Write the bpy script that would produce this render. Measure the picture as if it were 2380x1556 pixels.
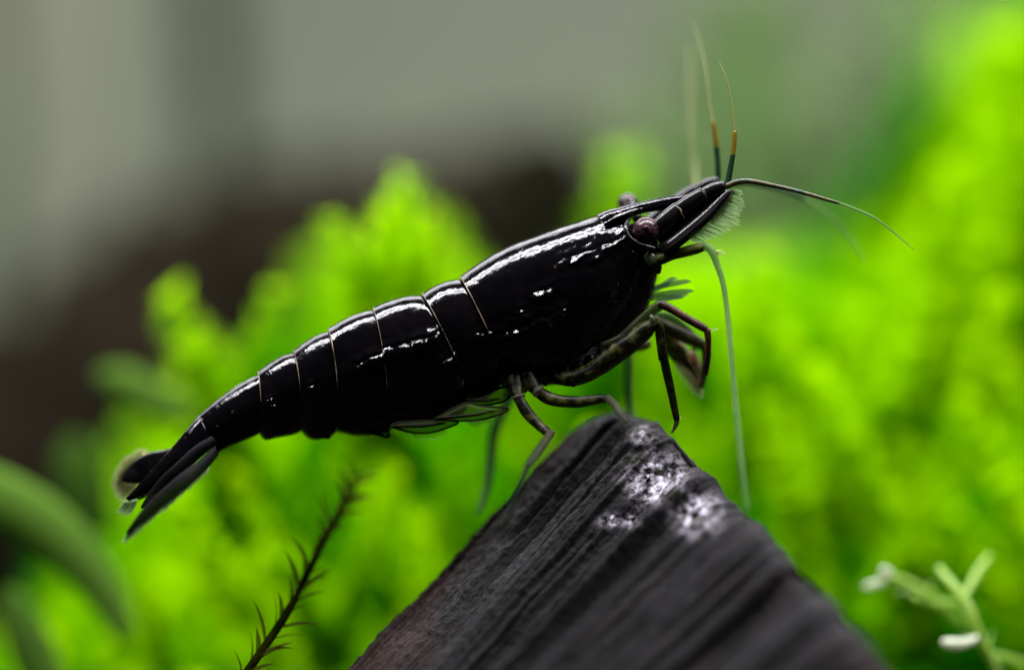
import bpy, math, random
from mathutils import Vector, noise, Matrix
random.seed(7)
sc = bpy.context.scene
for o in list(bpy.data.objects): bpy.data.objects.remove(o)
sc.unit_settings.system = 'METRIC'
sc.unit_settings.scale_length = 0.01            # one unit is a centimetre: the shrimp is 2.5 cm long

# ------------------------------------------------------------------ camera, light, exposure
K, D = 600.0, 14.0                              # plan units per centimetre in the plane of focus, camera distance
cam = bpy.data.cameras.new('camera'); camo = bpy.data.objects.new('camera', cam)
sc.collection.objects.link(camo); sc.camera = camo
camo.location = (0, -D, 0); camo.rotation_euler = (math.radians(90), 0, 0)
cam.sensor_width = 36; cam.lens = 36 * D / (2380 / K)
cam.clip_start = 0.1; cam.clip_end = 300
cam.dof.use_dof = True; cam.dof.focus_distance = D - 0.13
cam.dof.aperture_fstop = 0.125; cam.dof.aperture_blades = 0

w = bpy.data.worlds.new('World'); sc.world = w; w.use_nodes = True
bg = w.node_tree.nodes['Background']; bg.inputs[0].default_value = (0.75, 0.85, 1.0, 1); bg.inputs[1].default_value = 0.012

def strip(name, loc, sx, sy, power, target=(0, 0, 0), col=(0.96, 0.94, 1.0)):
    l = bpy.data.lights.new(name, 'AREA'); l.shape = 'RECTANGLE'; l.size = sx; l.size_y = sy
    l.energy = power; l.color = col
    o = bpy.data.objects.new(name, l); sc.collection.objects.link(o); o.location = loc
    o.rotation_euler = (Vector(target) - Vector(loc)).to_track_quat('-Z', 'Y').to_euler()
    return o
# the aquarium's twin LED bars above the water
strip('aquarium_or_fill_light', (0.5, -3.6, 11.5), 26, 0.5, 4300, (0.5, 0.3, 0))
strip('aquarium_or_fill_light', (0.5, -1.4, 11.5), 26, 0.5, 6000, (0.5, 2.4, 0))
strip('aquarium_or_fill_light', (0.5, 10, 11.5), 30, 9.0, 5500, (0.5, 5.0, 0))  # added rear fill light to brighten the moss, not one of the twin bars

sc.view_settings.view_transform = 'Standard'; sc.view_settings.look = 'None'
sc.view_settings.exposure = 0; sc.view_settings.gamma = 1
sc.render.engine = 'CYCLES'
cy = sc.cycles
cy.use_denoising = True
cy.max_bounces = 10; cy.diffuse_bounces = 6; cy.glossy_bounces = 3; cy.transmission_bounces = 6; cy.transparent_max_bounces = 24
cy.caustics_reflective = False; cy.caustics_refractive = False
cy.sample_clamp_indirect = 6.0; cy.sample_clamp_direct = 0

# ------------------------------------------------------------------ helpers
def P(px, py, y=0.0):
    f = (D + y) / D
    return Vector(((px - 1190) / K * f, y, (778 - py) / K * f))
def R(r, y=0.0): return r / K * (D + y) / D

def link(name, verts, faces, mat, parent=None, smooth=True, angle=None):
    me = bpy.data.meshes.new(name); me.from_pydata([tuple(v) for v in verts], [], faces); me.update()
    if smooth: me.polygons.foreach_set('use_smooth', [True] * len(me.polygons))
    if angle: me.set_sharp_from_angle(angle=math.radians(angle))
    if mat: me.materials.append(mat)
    o = bpy.data.objects.new(name, me); sc.collection.objects.link(o)
    if parent: o.parent = parent; o.matrix_parent_inverse = Matrix.Identity(4)
    return o
def tag(o, label=None, cat=None, group=None, kind=None):
    if label: o['label'] = label
    if cat: o['category'] = cat
    if group: o['group'] = group
    if kind: o['kind'] = kind
    return o
def empty(name, loc=(0, 0, 0)):
    o = bpy.data.objects.new(name, None); sc.collection.objects.link(o); o.location = loc
    o.empty_display_size = 0.1
    return o

def catmull(pts, n):
    """pts: list of equal-length tuples; n samples per span"""
    out = []; m = len(pts)
    for i in range(m - 1):
        p0, p1, p2, p3 = pts[max(i - 1, 0)], pts[i], pts[i + 1], pts[min(i + 2, m - 1)]
        for k in range(n):
            t = k / n
            out.append(tuple(0.5 * (2 * b + (c - a) * t + (2 * a - 5 * b + 4 * c - d) * t * t + (3 * b - a - 3 * c + d) * t ** 3)
                             for a, b, c, d in zip(p0, p1, p2, p3)))
    out.append(tuple(pts[-1])); return out

def tube_mesh(path, sub=6, ns=10, flat=1.0, wob=0.0):
    """path rows: (px, py, y, radius in plan units). Round ends."""
    rows = catmull(path, sub) if sub > 1 else path
    pts = [P(r[0], r[1], r[2]) for r in rows]; rad = [max(R(r[3], r[2]), 1e-4) for r in rows]
    return tube_world(pts, rad, ns, flat, wob)
def tube_world(pts, rad, ns=8, flat=1.0, wob=0.0, seed=0.0):
    V, F = [], []; n = len(pts); up = Vector((0, 1, 0.02)); prev = None
    for i in range(n):
        t = (pts[min(i + 1, n - 1)] - pts[max(i - 1, 0)]).normalized()
        a = up - t * up.dot(t) if prev is None else prev - t * prev.dot(t)
        if a.length < 1e-5: a = Vector((1, 0, 0)) - t * t.x
        a.normalize(); b = t.cross(a); prev = a
        for k in range(ns):
            an = 2 * math.pi * k / ns; r = rad[i]
            if wob: r *= 1 + wob * noise.noise(Vector((pts[i].x * 14 + seed, pts[i].z * 14, an)))
            V.append(pts[i] + a * (math.cos(an) * r * flat) + b * (math.sin(an) * r))
    for i in range(n - 1):
        for k in range(ns):
            k2 = (k + 1) % ns
            F.append((i * ns + k, i * ns + k2, (i + 1) * ns + k2, (i + 1) * ns + k))
    t0 = (pts[0] - pts[1]).normalized(); t1 = (pts[-1] - pts[-2]).normalized()
    V.append(pts[0] + t0 * rad[0] * 0.6); V.append(pts[-1] + t1 * rad[-1] * 0.6)
    for k in range(ns):
        k2 = (k + 1) % ns
        F.append((len(V) - 2, k2, k)); F.append((len(V) - 1, (n - 1) * ns + k, (n - 1) * ns + k2))
    return V, F
def join(parts):
    V, F = [], []
    for v, f in parts:
        o = len(V); V += list(v); F += [tuple(i + o for i in q) for q in f]
    return V, F

# ------------------------------------------------------------------ materials
def mat(name):
    m = bpy.data.materials.new(name); m.use_nodes = True
    nt = m.node_tree; b = nt.nodes.get('Principled BSDF'); return m, nt, b
def N(nt, typ, **kw):
    n = nt.nodes.new(typ)
    for k, v in kw.items():
        if hasattr(n, k): setattr(n, k, v)
        else: n.inputs[k].default_value = v
    return n
def texco(nt, scale=1.0, stretch=None):
    c = N(nt, 'ShaderNodeTexCoord')
    if stretch is None: return c.outputs['Object']
    mp = N(nt, 'ShaderNodeMapping'); mp.inputs['Scale'].default_value = stretch
    nt.links.new(c.outputs['Object'], mp.inputs['Vector']); return mp.outputs['Vector']
def noise_ramp(nt, scale, stops, detail=4, rough=0.55, vec=None):
    n = N(nt, 'ShaderNodeTexNoise'); n.inputs['Scale'].default_value = scale; n.inputs['Detail'].default_value = detail
    n.inputs['Roughness'].default_value = rough
    if vec is not None: nt.links.new(vec, n.inputs['Vector'])
    r = N(nt, 'ShaderNodeValToRGB'); e = r.color_ramp.elements
    e[0].position, e[0].color = stops[0][0], (*stops[0][1], 1); e[1].position, e[1].color = stops[-1][0], (*stops[-1][1], 1)
    for p, c in stops[1:-1]:
        x = e.new(p); x.color = (*c, 1)
    nt.links.new(n.outputs['Fac'], r.inputs['Fac']); return r.outputs['Color'], n.outputs['Fac']
def bump(nt, b, fac, strength, dist):
    n = N(nt, 'ShaderNodeBump'); n.inputs['Strength'].default_value = strength; n.inputs['Distance'].default_value = dist
    nt.links.new(fac, n.inputs['Height']); nt.links.new(n.outputs['Normal'], b.inputs['Normal']); return n

def shell_material():
    m, nt, b = mat('black_shell'); v = texco(nt)
    c, f = noise_ramp(nt, 9, [(0.4, (0.0012, 0.0011, 0.0016)), (0.75, (0.0035, 0.0026, 0.003))], vec=v)
    # pale freckles scattered thinly in the shell
    sp = N(nt, 'ShaderNodeTexVoronoi'); sp.inputs['Scale'].default_value = 17; nt.links.new(v, sp.inputs['Vector'])
    lt = N(nt, 'ShaderNodeMath', operation='LESS_THAN'); lt.inputs[1].default_value = 0.085; nt.links.new(sp.outputs['Distance'], lt.inputs[0])
    cr = N(nt, 'ShaderNodeSeparateColor'); nt.links.new(sp.outputs['Color'], cr.inputs[0])
    gt = N(nt, 'ShaderNodeMath', operation='GREATER_THAN'); gt.inputs[1].default_value = 0.72; nt.links.new(cr.outputs[0], gt.inputs[0])
    mu = N(nt, 'ShaderNodeMath', operation='MULTIPLY'); nt.links.new(lt.outputs[0], mu.inputs[0]); nt.links.new(gt.outputs[0], mu.inputs[1])
    mx = N(nt, 'ShaderNodeMix', data_type='RGBA'); nt.links.new(mu.outputs[0], mx.inputs['Factor'])
    nt.links.new(c, mx.inputs['A']); mx.inputs['B'].default_value = (0.055, 0.032, 0.02, 1)
    nt.links.new(mx.outputs['Result'], b.inputs['Base Color'])
    rr, _ = noise_ramp(nt, 5, [(0.35, (0.05,) * 3), (0.7, (0.13,) * 3)], vec=v); nt.links.new(rr, b.inputs['Roughness'])
    b.inputs['Specular IOR Level'].default_value = 0.36
    n1 = N(nt, 'ShaderNodeTexNoise'); n1.inputs['Scale'].default_value = 26; n1.inputs['Detail'].default_value = 5; nt.links.new(v, n1.inputs['Vector'])
    bump(nt, b, n1.outputs['Fac'], 0.22, 0.010)
    return m
def plain(name, col, rough=0.4, spec=0.4, trans=0.0, alpha=1.0, var=None, scale=20, band=(0.38, 0.62)):
    m, nt, b = mat(name)
    b.inputs['Base Color'].default_value = (*col, 1)
    if var:
        c, f = noise_ramp(nt, scale, [(band[0], col), (band[1], var)], vec=texco(nt)); nt.links.new(c, b.inputs['Base Color'])
    b.inputs['Roughness'].default_value = rough; b.inputs['Specular IOR Level'].default_value = spec
    if alpha < 1: b.inputs['Alpha'].default_value = alpha
    if trans:
        out = nt.nodes['Material Output']
        t = N(nt, 'ShaderNodeBsdfTranslucent'); t.inputs[0].default_value = (*[min(1, x * 1.6) for x in (var or col)], 1)
        ms = N(nt, 'ShaderNodeMixShader'); ms.inputs[0].default_value = trans
        nt.links.new(b.outputs[0], ms.inputs[1]); nt.links.new(t.outputs[0], ms.inputs[2]); nt.links.new(ms.outputs[0], out.inputs[0])
    return m
M = {}
M['shell'] = shell_material()
M['dark'] = plain('dark_limb_shell', (0.002, 0.0018, 0.002), 0.22, 0.32, var=(0.006, 0.005, 0.005), scale=14)
M['margin'] = plain('pale_segment_margin', (0.03, 0.02, 0.011), 0.35, 0.4, var=(0.17, 0.12, 0.07), scale=16)
M['leg'] = plain('mottled_leg', (0.0025, 0.002, 0.0015), 0.35, 0.10, trans=0.25, alpha=0.93, var=(0.04, 0.042, 0.010), scale=24, band=(0.48, 0.62))
M['leg_brown'] = plain('brown_leg', (0.004, 0.003, 0.003), 0.35, 0.2, trans=0.15, var=(0.05, 0.018, 0.007), scale=18)
M['leg_pale'] = plain('pale_leg', (0.025, 0.03, 0.014), 0.4, 0.15, trans=0.4, alpha=0.7, var=(0.06, 0.06, 0.035), scale=18)
M['far_leg'] = plain('far_leg', (0.02, 0.035, 0.013), 0.5, 0.15, trans=0.4, alpha=0.65, var=(0.01, 0.025, 0.008), scale=6)
M['antenna_pale'] = plain('pale_green_antenna', (0.09, 0.19, 0.045), 0.4, 0.25, trans=0.4, alpha=0.68, var=(0.13, 0.23, 0.06), scale=30)
M['teal'] = plain('teal_feeler', (0.004, 0.026, 0.012), 0.4, 0.2, trans=0.2, var=(0.010, 0.045, 0.016), scale=40)
M['amber'] = plain('amber_feeler', (0.14, 0.10, 0.006), 0.4, 0.2, trans=0.3, var=(0.20, 0.145, 0.01), scale=40)
M['feeler_tip'] = plain('pale_feeler_tip', (0.20, 0.22, 0.07), 0.4, 0.3, trans=0.4, alpha=0.75)
M['banded'] = plain('banded_feeler', (0.006, 0.035, 0.02), 0.35, 0.4, trans=0.2, var=(0.09, 0.07, 0.015), scale=26)
M['fringe'] = plain('bristle', (0.40, 0.50, 0.30), 0.6, 0.05, trans=0.5, alpha=0.26)
M['fringe_warm'] = plain('warm_bristle', (0.42, 0.44, 0.24), 0.6, 0.05, trans=0.5, alpha=0.28)
M['mouth'] = plain('clear_mouth_limb', (0.05, 0.10, 0.06), 0.4, 0.2, trans=0.5, alpha=0.15)
M['membrane'] = plain('green_membrane', (0.02, 0.06, 0.02), 0.25, 0.2, trans=0.4, alpha=0.22, var=(0.06, 0.08, 0.02), scale=9)
M['membrane_rim'] = plain('dark_membrane_rim', (0.002, 0.008, 0.004), 0.4, 0.05, alpha=0.85, var=(0.016, 0.012, 0.005), scale=16)
M['coxa'] = plain('clear_coxa', (0.012, 0.018, 0.008), 0.25, 0.3, trans=0.35, alpha=0.7, var=(0.04, 0.045, 0.018), scale=12)
def chela_material():
    m, nt, b = mat('mottled_chela')
    c, f = noise_ramp(nt, 17, [(0.34, (0.010, 0.012, 0.003)), (0.46, (0.05, 0.05, 0.014)), (0.53, (0.10, 0.028, 0.008)), (0.62, (0.17, 0.16, 0.08))], vec=texco(nt))
    nt.links.new(c, b.inputs['Base Color']); b.inputs['Roughness'].default_value = 0.5; b.inputs['Specular IOR Level'].default_value = 0.15; b.inputs['Alpha'].default_value = 0.9
    return m
M['chela'] = chela_material()
M['chela_red'] = plain('rusty_chela_tip', (0.20, 0.06, 0.02), 0.5, 0.3, trans=0.3, var=(0.30, 0.22, 0.12), scale=12)
M['chela_white'] = plain('white_chela_tuft', (0.32, 0.34, 0.22), 0.5, 0.3, trans=0.5, alpha=0.5)
M['uropod'] = plain('grey_uropod', (0.002, 0.002, 0.0025), 0.5, 0.03, alpha=0.88, var=(0.005, 0.004, 0.005), scale=10)
def eye_material():
    m, nt, b = mat('eye'); v = texco(nt)
    c, f = noise_ramp(nt, 75, [(0.38, (0.003, 0.0015, 0.002)), (0.62, (0.055, 0.024, 0.026))], detail=2, vec=v)
    nt.links.new(c, b.inputs['Base Color']); b.inputs['Roughness'].default_value = 0.22; b.inputs['Specular IOR Level'].default_value = 0.3
    b.inputs['Subsurface Weight'].default_value = 0.0
    bump(nt, b, f, 0.2, 0.004); return m
M['eye'] = eye_material()
M['pupil'] = plain('pupil', (0.003, 0.002, 0.003), 0.25, 0.5)

def wood_material():
    m, nt, b = mat('wet_driftwood'); 
    a = N(nt, 'ShaderNodeAttribute'); a.attribute_name = 'grain'          # u along the grain, v across it
    mp = N(nt, 'ShaderNodeMapping'); mp.inputs['Scale'].default_value = (0.55, 34, 1); nt.links.new(a.outputs['Vector'], mp.inputs['Vector'])
    c, f = noise_ramp(nt, 1.6, [(0.32, (0.001, 0.0008, 0.0009)), (0.5, (0.0036, 0.0029, 0.0031)), (0.74, (0.014, 0.0115, 0.012))], detail=8, rough=0.62, vec=mp.outputs['Vector'])
    # rusty heartwood showing towards the sawn edge
    v = texco(nt)
    c2, f2 = noise_ramp(nt, 1.1, [(0.52, (0, 0, 0)), (0.72, (1, 1, 1))], vec=v)
    mx = N(nt, 'ShaderNodeMix', data_type='RGBA'); nt.links.new(c2, mx.inputs['Factor']); nt.links.new(c, mx.inputs['A']); mx.inputs['B'].default_value = (0.022, 0.008, 0.004, 1)
    # pale patches: lamp glints on wet wood, painted into the colour
    at = N(nt, 'ShaderNodeAttribute'); at.attribute_name = 'painted_sheen'
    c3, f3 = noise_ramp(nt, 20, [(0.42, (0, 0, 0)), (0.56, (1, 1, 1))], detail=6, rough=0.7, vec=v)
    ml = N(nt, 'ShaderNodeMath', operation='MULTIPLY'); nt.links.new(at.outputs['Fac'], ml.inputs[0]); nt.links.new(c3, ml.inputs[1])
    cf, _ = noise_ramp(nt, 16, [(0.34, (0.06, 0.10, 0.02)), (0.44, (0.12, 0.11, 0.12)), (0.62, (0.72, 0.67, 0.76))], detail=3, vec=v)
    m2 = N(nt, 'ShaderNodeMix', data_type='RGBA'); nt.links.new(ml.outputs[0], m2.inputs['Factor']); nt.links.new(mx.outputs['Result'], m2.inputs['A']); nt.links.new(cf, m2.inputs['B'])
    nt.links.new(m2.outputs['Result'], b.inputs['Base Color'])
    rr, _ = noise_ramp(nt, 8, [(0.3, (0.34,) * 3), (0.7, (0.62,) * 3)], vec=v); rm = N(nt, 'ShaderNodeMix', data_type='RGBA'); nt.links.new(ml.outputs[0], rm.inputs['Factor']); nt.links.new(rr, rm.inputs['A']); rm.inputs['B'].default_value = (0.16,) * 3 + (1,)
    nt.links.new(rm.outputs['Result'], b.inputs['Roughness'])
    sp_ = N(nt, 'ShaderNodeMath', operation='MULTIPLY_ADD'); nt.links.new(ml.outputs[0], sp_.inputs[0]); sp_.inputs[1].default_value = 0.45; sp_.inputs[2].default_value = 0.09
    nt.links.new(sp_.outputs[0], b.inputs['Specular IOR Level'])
    n2 = N(nt, 'ShaderNodeTexNoise'); n2.inputs['Scale'].default_value = 30; n2.inputs['Detail'].default_value = 6; n2.inputs['Roughness'].default_value = 0.7; nt.links.new(v, n2.inputs['Vector'])
    ad = N(nt, 'ShaderNodeMath', operation='ADD'); nt.links.new(f, ad.inputs[0]); nt.links.new(n2.outputs['Fac'], ad.inputs[1])
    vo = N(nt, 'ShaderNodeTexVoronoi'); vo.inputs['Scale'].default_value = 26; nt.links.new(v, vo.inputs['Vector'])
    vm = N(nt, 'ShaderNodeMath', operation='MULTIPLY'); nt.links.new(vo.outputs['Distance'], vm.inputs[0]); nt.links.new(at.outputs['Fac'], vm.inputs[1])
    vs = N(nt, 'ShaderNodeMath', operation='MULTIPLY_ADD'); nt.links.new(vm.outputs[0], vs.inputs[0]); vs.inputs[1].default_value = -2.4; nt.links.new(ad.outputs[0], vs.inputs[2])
    bump(nt, b, vs.outputs[0], 0.7, 0.016)
    return m
M['wood'] = wood_material()

def moss_material(name, dark, mid, light, trans=0.5):
    m, nt, b = mat(name); nt.nodes.remove(b); out = nt.nodes['Material Output']
    a = N(nt, 'ShaderNodeAttribute'); a.attribute_name = 'tint'
    oi = N(nt, 'ShaderNodeObjectInfo')
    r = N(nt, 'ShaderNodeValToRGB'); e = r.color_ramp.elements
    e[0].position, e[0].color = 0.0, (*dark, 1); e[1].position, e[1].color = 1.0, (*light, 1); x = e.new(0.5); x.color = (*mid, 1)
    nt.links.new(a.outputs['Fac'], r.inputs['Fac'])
    d = N(nt, 'ShaderNodeBsdfDiffuse'); t = N(nt, 'ShaderNodeBsdfTranslucent')
    nt.links.new(r.outputs['Color'], d.inputs[0]); nt.links.new(r.outputs['Color'], t.inputs[0])
    ms = N(nt, 'ShaderNodeMixShader'); ms.inputs[0].default_value = trans
    nt.links.new(d.outputs[0], ms.inputs[1]); nt.links.new(t.outputs[0], ms.inputs[2]); nt.links.new(ms.outputs[0], out.inputs[0])
    return m
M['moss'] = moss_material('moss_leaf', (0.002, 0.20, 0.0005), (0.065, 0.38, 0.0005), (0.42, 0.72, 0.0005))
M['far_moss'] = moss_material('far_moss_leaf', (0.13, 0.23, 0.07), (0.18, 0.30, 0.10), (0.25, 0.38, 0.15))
M['dull_moss'] = moss_material('dull_moss_leaf', (0.006, 0.022, 0.003), (0.05, 0.12, 0.015), (0.13, 0.26, 0.035))
M['sprig_dark'] = plain('dark_sprig', (0.003, 0.006, 0.0006), 0.7, 0.0, trans=0.2, var=(0.009, 0.010, 0.001))
M['sprig_leaf'] = plain('olive_sprig_leaf', (0.010, 0.020, 0.002), 0.6, 0.03, trans=0.5, alpha=0.72, var=(0.022, 0.024, 0.003))
M['sprig_pale'] = plain('pale_sprig', (0.28, 0.46, 0.04), 0.4, 0.4, trans=0.4, var=(0.34, 0.48, 0.12))
M['sprig_white'] = plain('white_leaf_tip', (0.62, 0.66, 0.50), 0.35, 0.5, trans=0.3)
M['wall'] = None

# ------------------------------------------------------------------ setting: back wall, soil, driftwood behind
def wall_material():
    m, nt, b = mat('algae_film_glass'); v = texco(nt)
    c, f = noise_ramp(nt, 0.16, [(0.35, (0.10, 0.122, 0.072)), (0.65, (0.175, 0.19, 0.12))], vec=v)
    nt.links.new(c, b.inputs['Base Color']); b.inputs['Roughness'].default_value = 0.7; return m
M['wall'] = wall_material()
wv = [(-26, 19, -4), (26, 19, -4), (26, 19, 11), (-26, 19, 11), (-26, 19.6, -4), (26, 19.6, -4), (26, 19.6, 11), (-26, 19.6, 11)]
tag(link('back_wall', wv, [(0, 1, 2, 3), (5, 4, 7, 6), (4, 0, 3, 7), (1, 5, 6, 2), (3, 2, 6, 7), (4, 5, 1, 0)], M['wall'], smooth=False), kind='structure')
M['soil'] = plain('dark_soil', (0.004, 0.003, 0.0025), 0.9, 0.1, var=(0.010, 0.007, 0.005), scale=6)
nx, ny = 80, 60; sv = []
for j in range(ny + 1):
    for i in range(nx + 1):
        x, y = -26 + 52 * i / nx, -6 + 25 * j / ny
        sv.append((x, y, -3.2 + 0.25 * noise.noise(Vector((x * .6, y * .6, 0))) + 0.08 * noise.noise(Vector((x * 3, y * 3, 4)))))
sf = [(j * (nx + 1) + i, j * (nx + 1) + i + 1, (j + 1) * (nx + 1) + i + 1, (j + 1) * (nx + 1) + i) for j in range(ny) for i in range(nx)]
tag(link('aquarium_soil', sv, sf, M['soil']), kind='structure')

M['far_wood'] = plain('far_driftwood', (0.005, 0.0046, 0.002), 0.9, 0.03, var=(0.016, 0.0115, 0.007), scale=1.2)
def far_log(name, label, path, ns=28):
    rows = catmull(path, 10)
    pts = [P(r[0], r[1], r[2]) for r in rows]; rad = [R(r[3], r[2]) for r in rows]
    v, f = tube_world(pts, rad, ns, 0.8, 0.3, 3.1)
    v = [p + Vector((0, 0, 0.12 * noise.noise(p * 1.7))) for p in v]
    return tag(link(name, v, f, M['far_wood']), label, 'driftwood')
far_log('driftwood_branch', 'thick dark brown driftwood branch lying blurred behind the moss',
        [(-500, 1330, 10.5, 330), (-150, 1160, 10.5, 350), (150, 1030, 10.5, 350), (420, 820, 10.5, 345), (700, 690, 10.5, 310), (980, 630, 10.5, 290), (1250, 540, 10.5, 240), (1480, 640, 10.5, 200), (1700, 820, 10.5, 170)])
far_log('driftwood_knot', 'rounded dark red-brown driftwood knot behind the shrimp\'s back',
        [(1120, 700, 6.5, 90), (1190, 540, 6.5, 120), (1260, 420, 6.5, 105), (1330, 440, 6.5, 80), (1390, 560, 6.5, 60)], 20)

# ------------------------------------------------------------------ moss
def frond_geo(length, width, nleaf, bend, rng, leaf_len=None):
    """a moss frond along +Z: returns stem (v,f) and leaves (v,f,tint)"""
    n = 9; sp = []
    for i in range(n):
        t = i / (n - 1); sp.append(Vector((bend * t * t, 0.25 * bend * math.sin(t * 2.2), length * t)))
    sv_, sf_ = tube_world(sp, [0.016 * (1 - 0.7 * i / (n - 1)) for i in range(n)], 5)
    V, F, T = [], [], []
    for k in range(nleaf):
        t = (k + 0.5) / nleaf
        i = min(int(t * (n - 1)), n - 2); q = t * (n - 1) - i
        p = sp[i].lerp(sp[i + 1], q); ax = (sp[i + 1] - sp[i]).normalized()
        az = rng.uniform(0, 2 * math.pi); out = Vector((math.cos(az), math.sin(az), 0)); out = (out - ax * out.dot(ax)).normalized()
        ll = width * 0.62 * (1.0 - 0.55 * max(0, t - 0.55) / 0.45) * rng.uniform(0.75, 1.2)
        d = (ax * rng.uniform(0.7, 1.3) + out).normalized(); s = ax.cross(out).normalized()
        nn = d.cross(s); lw = ll * 0.38
        b = len(V)
        V += [p, p + d * ll * 0.42 + s * lw, p + d * ll * 0.45 + nn * ll * 0.10, p + d * ll * 0.42 - s * lw, p + d * ll - nn * ll * 0.15]
        F += [(b, b + 1, b + 2), (b, b + 2, b + 3), (b + 1, b + 4, b + 2), (b + 2, b + 4, b + 3)]
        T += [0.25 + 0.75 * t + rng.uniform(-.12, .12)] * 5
    return (sv_, sf_), (V, F, T)
def add_tint(o, T):
    a = o.data.attributes.new('tint', 'FLOAT', 'POINT'); a.data.foreach_set('value', [max(0.0, min(1.0, x)) for x in T])

def frame(direction, spin):
    z = direction.normalized(); x = Vector((math.cos(spin), math.sin(spin), 0)); x = (x - z * x.dot(z)).normalized(); y = z.cross(x)
    return Matrix((x, y, z)).transposed()
rng = random.Random(11)
BEND = [rng.uniform(-.22, .22) for _ in range(7)]
LIB = [frond_geo(1.0, 0.21, 120, b_, rng) for b_ in BEND]
TIP = [Vector((b_, 0.25 * b_ * math.sin(2.2), 1.0)) for b_ in BEND]
def interp(tab, x):
    for (x0, y0), (x1, y1) in zip(tab, tab[1:]):
        if x <= x1: return y0 + (y1 - y0) * max(0, (x - x0)) / (x1 - x0)
    return tab[-1][1]
def bed(name, label, count, pxr, bound, depth, mats, seed, lean=0.5, lscale=(0.7, 1.2), tintshift=0.0, wscale=1.0, power=1.3, lower=1800):
    rg = random.Random(seed); V, F, T = [], [], []
    for _ in range(count):
        px = rg.uniform(*pxr); top = interp(bound, px)
        py = top + (lower - top) * rg.random() ** power
        q = (py - top) / (lower - top)
        y = depth[0] + (depth[1] - depth[0]) * q + rg.gauss(0, depth[2])
        tip = P(px, py, max(y, 0.75)); L = rg.uniform(*lscale)
        d = Vector((rg.gauss(-0.22, lean), rg.gauss(-0.25, lean), 1.0)).normalized()
        q_ = rg.randrange(len(LIB)); (s, sfc), (lv, lf, lt) = LIB[q_]
        m = frame(d, rg.uniform(0, 6.28)); root = tip - m @ Vector((TIP[q_].x * L * wscale, TIP[q_].y * L * wscale, L * 0.98))
        sh = rg.gauss(0, 0.24) + tintshift; b = len(V)
        V += [root + m @ Vector((p.x * L * wscale, p.y * L * wscale, p.z * L)) for p in lv]
        F += [tuple(i + b for i in f) for f in lf]; T += [t + sh for t in lt]
    o = link(name, V, F, mats, smooth=False); add_tint(o, T)
    return tag(o, label, 'moss', kind='stuff')
near_bound = [(a, b + 45) for a, b in [(-200, 1480), (0, 1440), (140, 1400), (240, 1180), (300, 1010), (360, 860), (450, 830), (540, 830), (690, 760), (750, 560), (860, 500), (960, 470), (1040, 520), (1110, 620), (1200, 740), (1340, 740), (1420, 600), (1600, 560), (1800, 560), (2000, 600), (2200, 520), (2400, 430), (2600, 430)]]
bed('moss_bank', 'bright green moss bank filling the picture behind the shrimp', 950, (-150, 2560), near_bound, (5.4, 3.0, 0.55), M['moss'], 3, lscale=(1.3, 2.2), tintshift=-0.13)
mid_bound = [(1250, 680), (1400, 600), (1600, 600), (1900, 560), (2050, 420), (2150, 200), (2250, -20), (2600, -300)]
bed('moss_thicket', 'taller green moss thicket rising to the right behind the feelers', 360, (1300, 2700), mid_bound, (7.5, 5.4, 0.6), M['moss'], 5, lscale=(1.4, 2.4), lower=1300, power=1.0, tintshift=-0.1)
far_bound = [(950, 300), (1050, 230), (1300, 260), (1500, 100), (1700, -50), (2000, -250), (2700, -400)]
bed('distant_moss', 'pale grey-green moss far behind the upright feelers', 110, (1350, 2900), far_bound, (10.5, 8.5, 0.8), M['far_moss'], 8, lscale=(1.6, 2.6), lower=1100, power=1.0)

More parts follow.
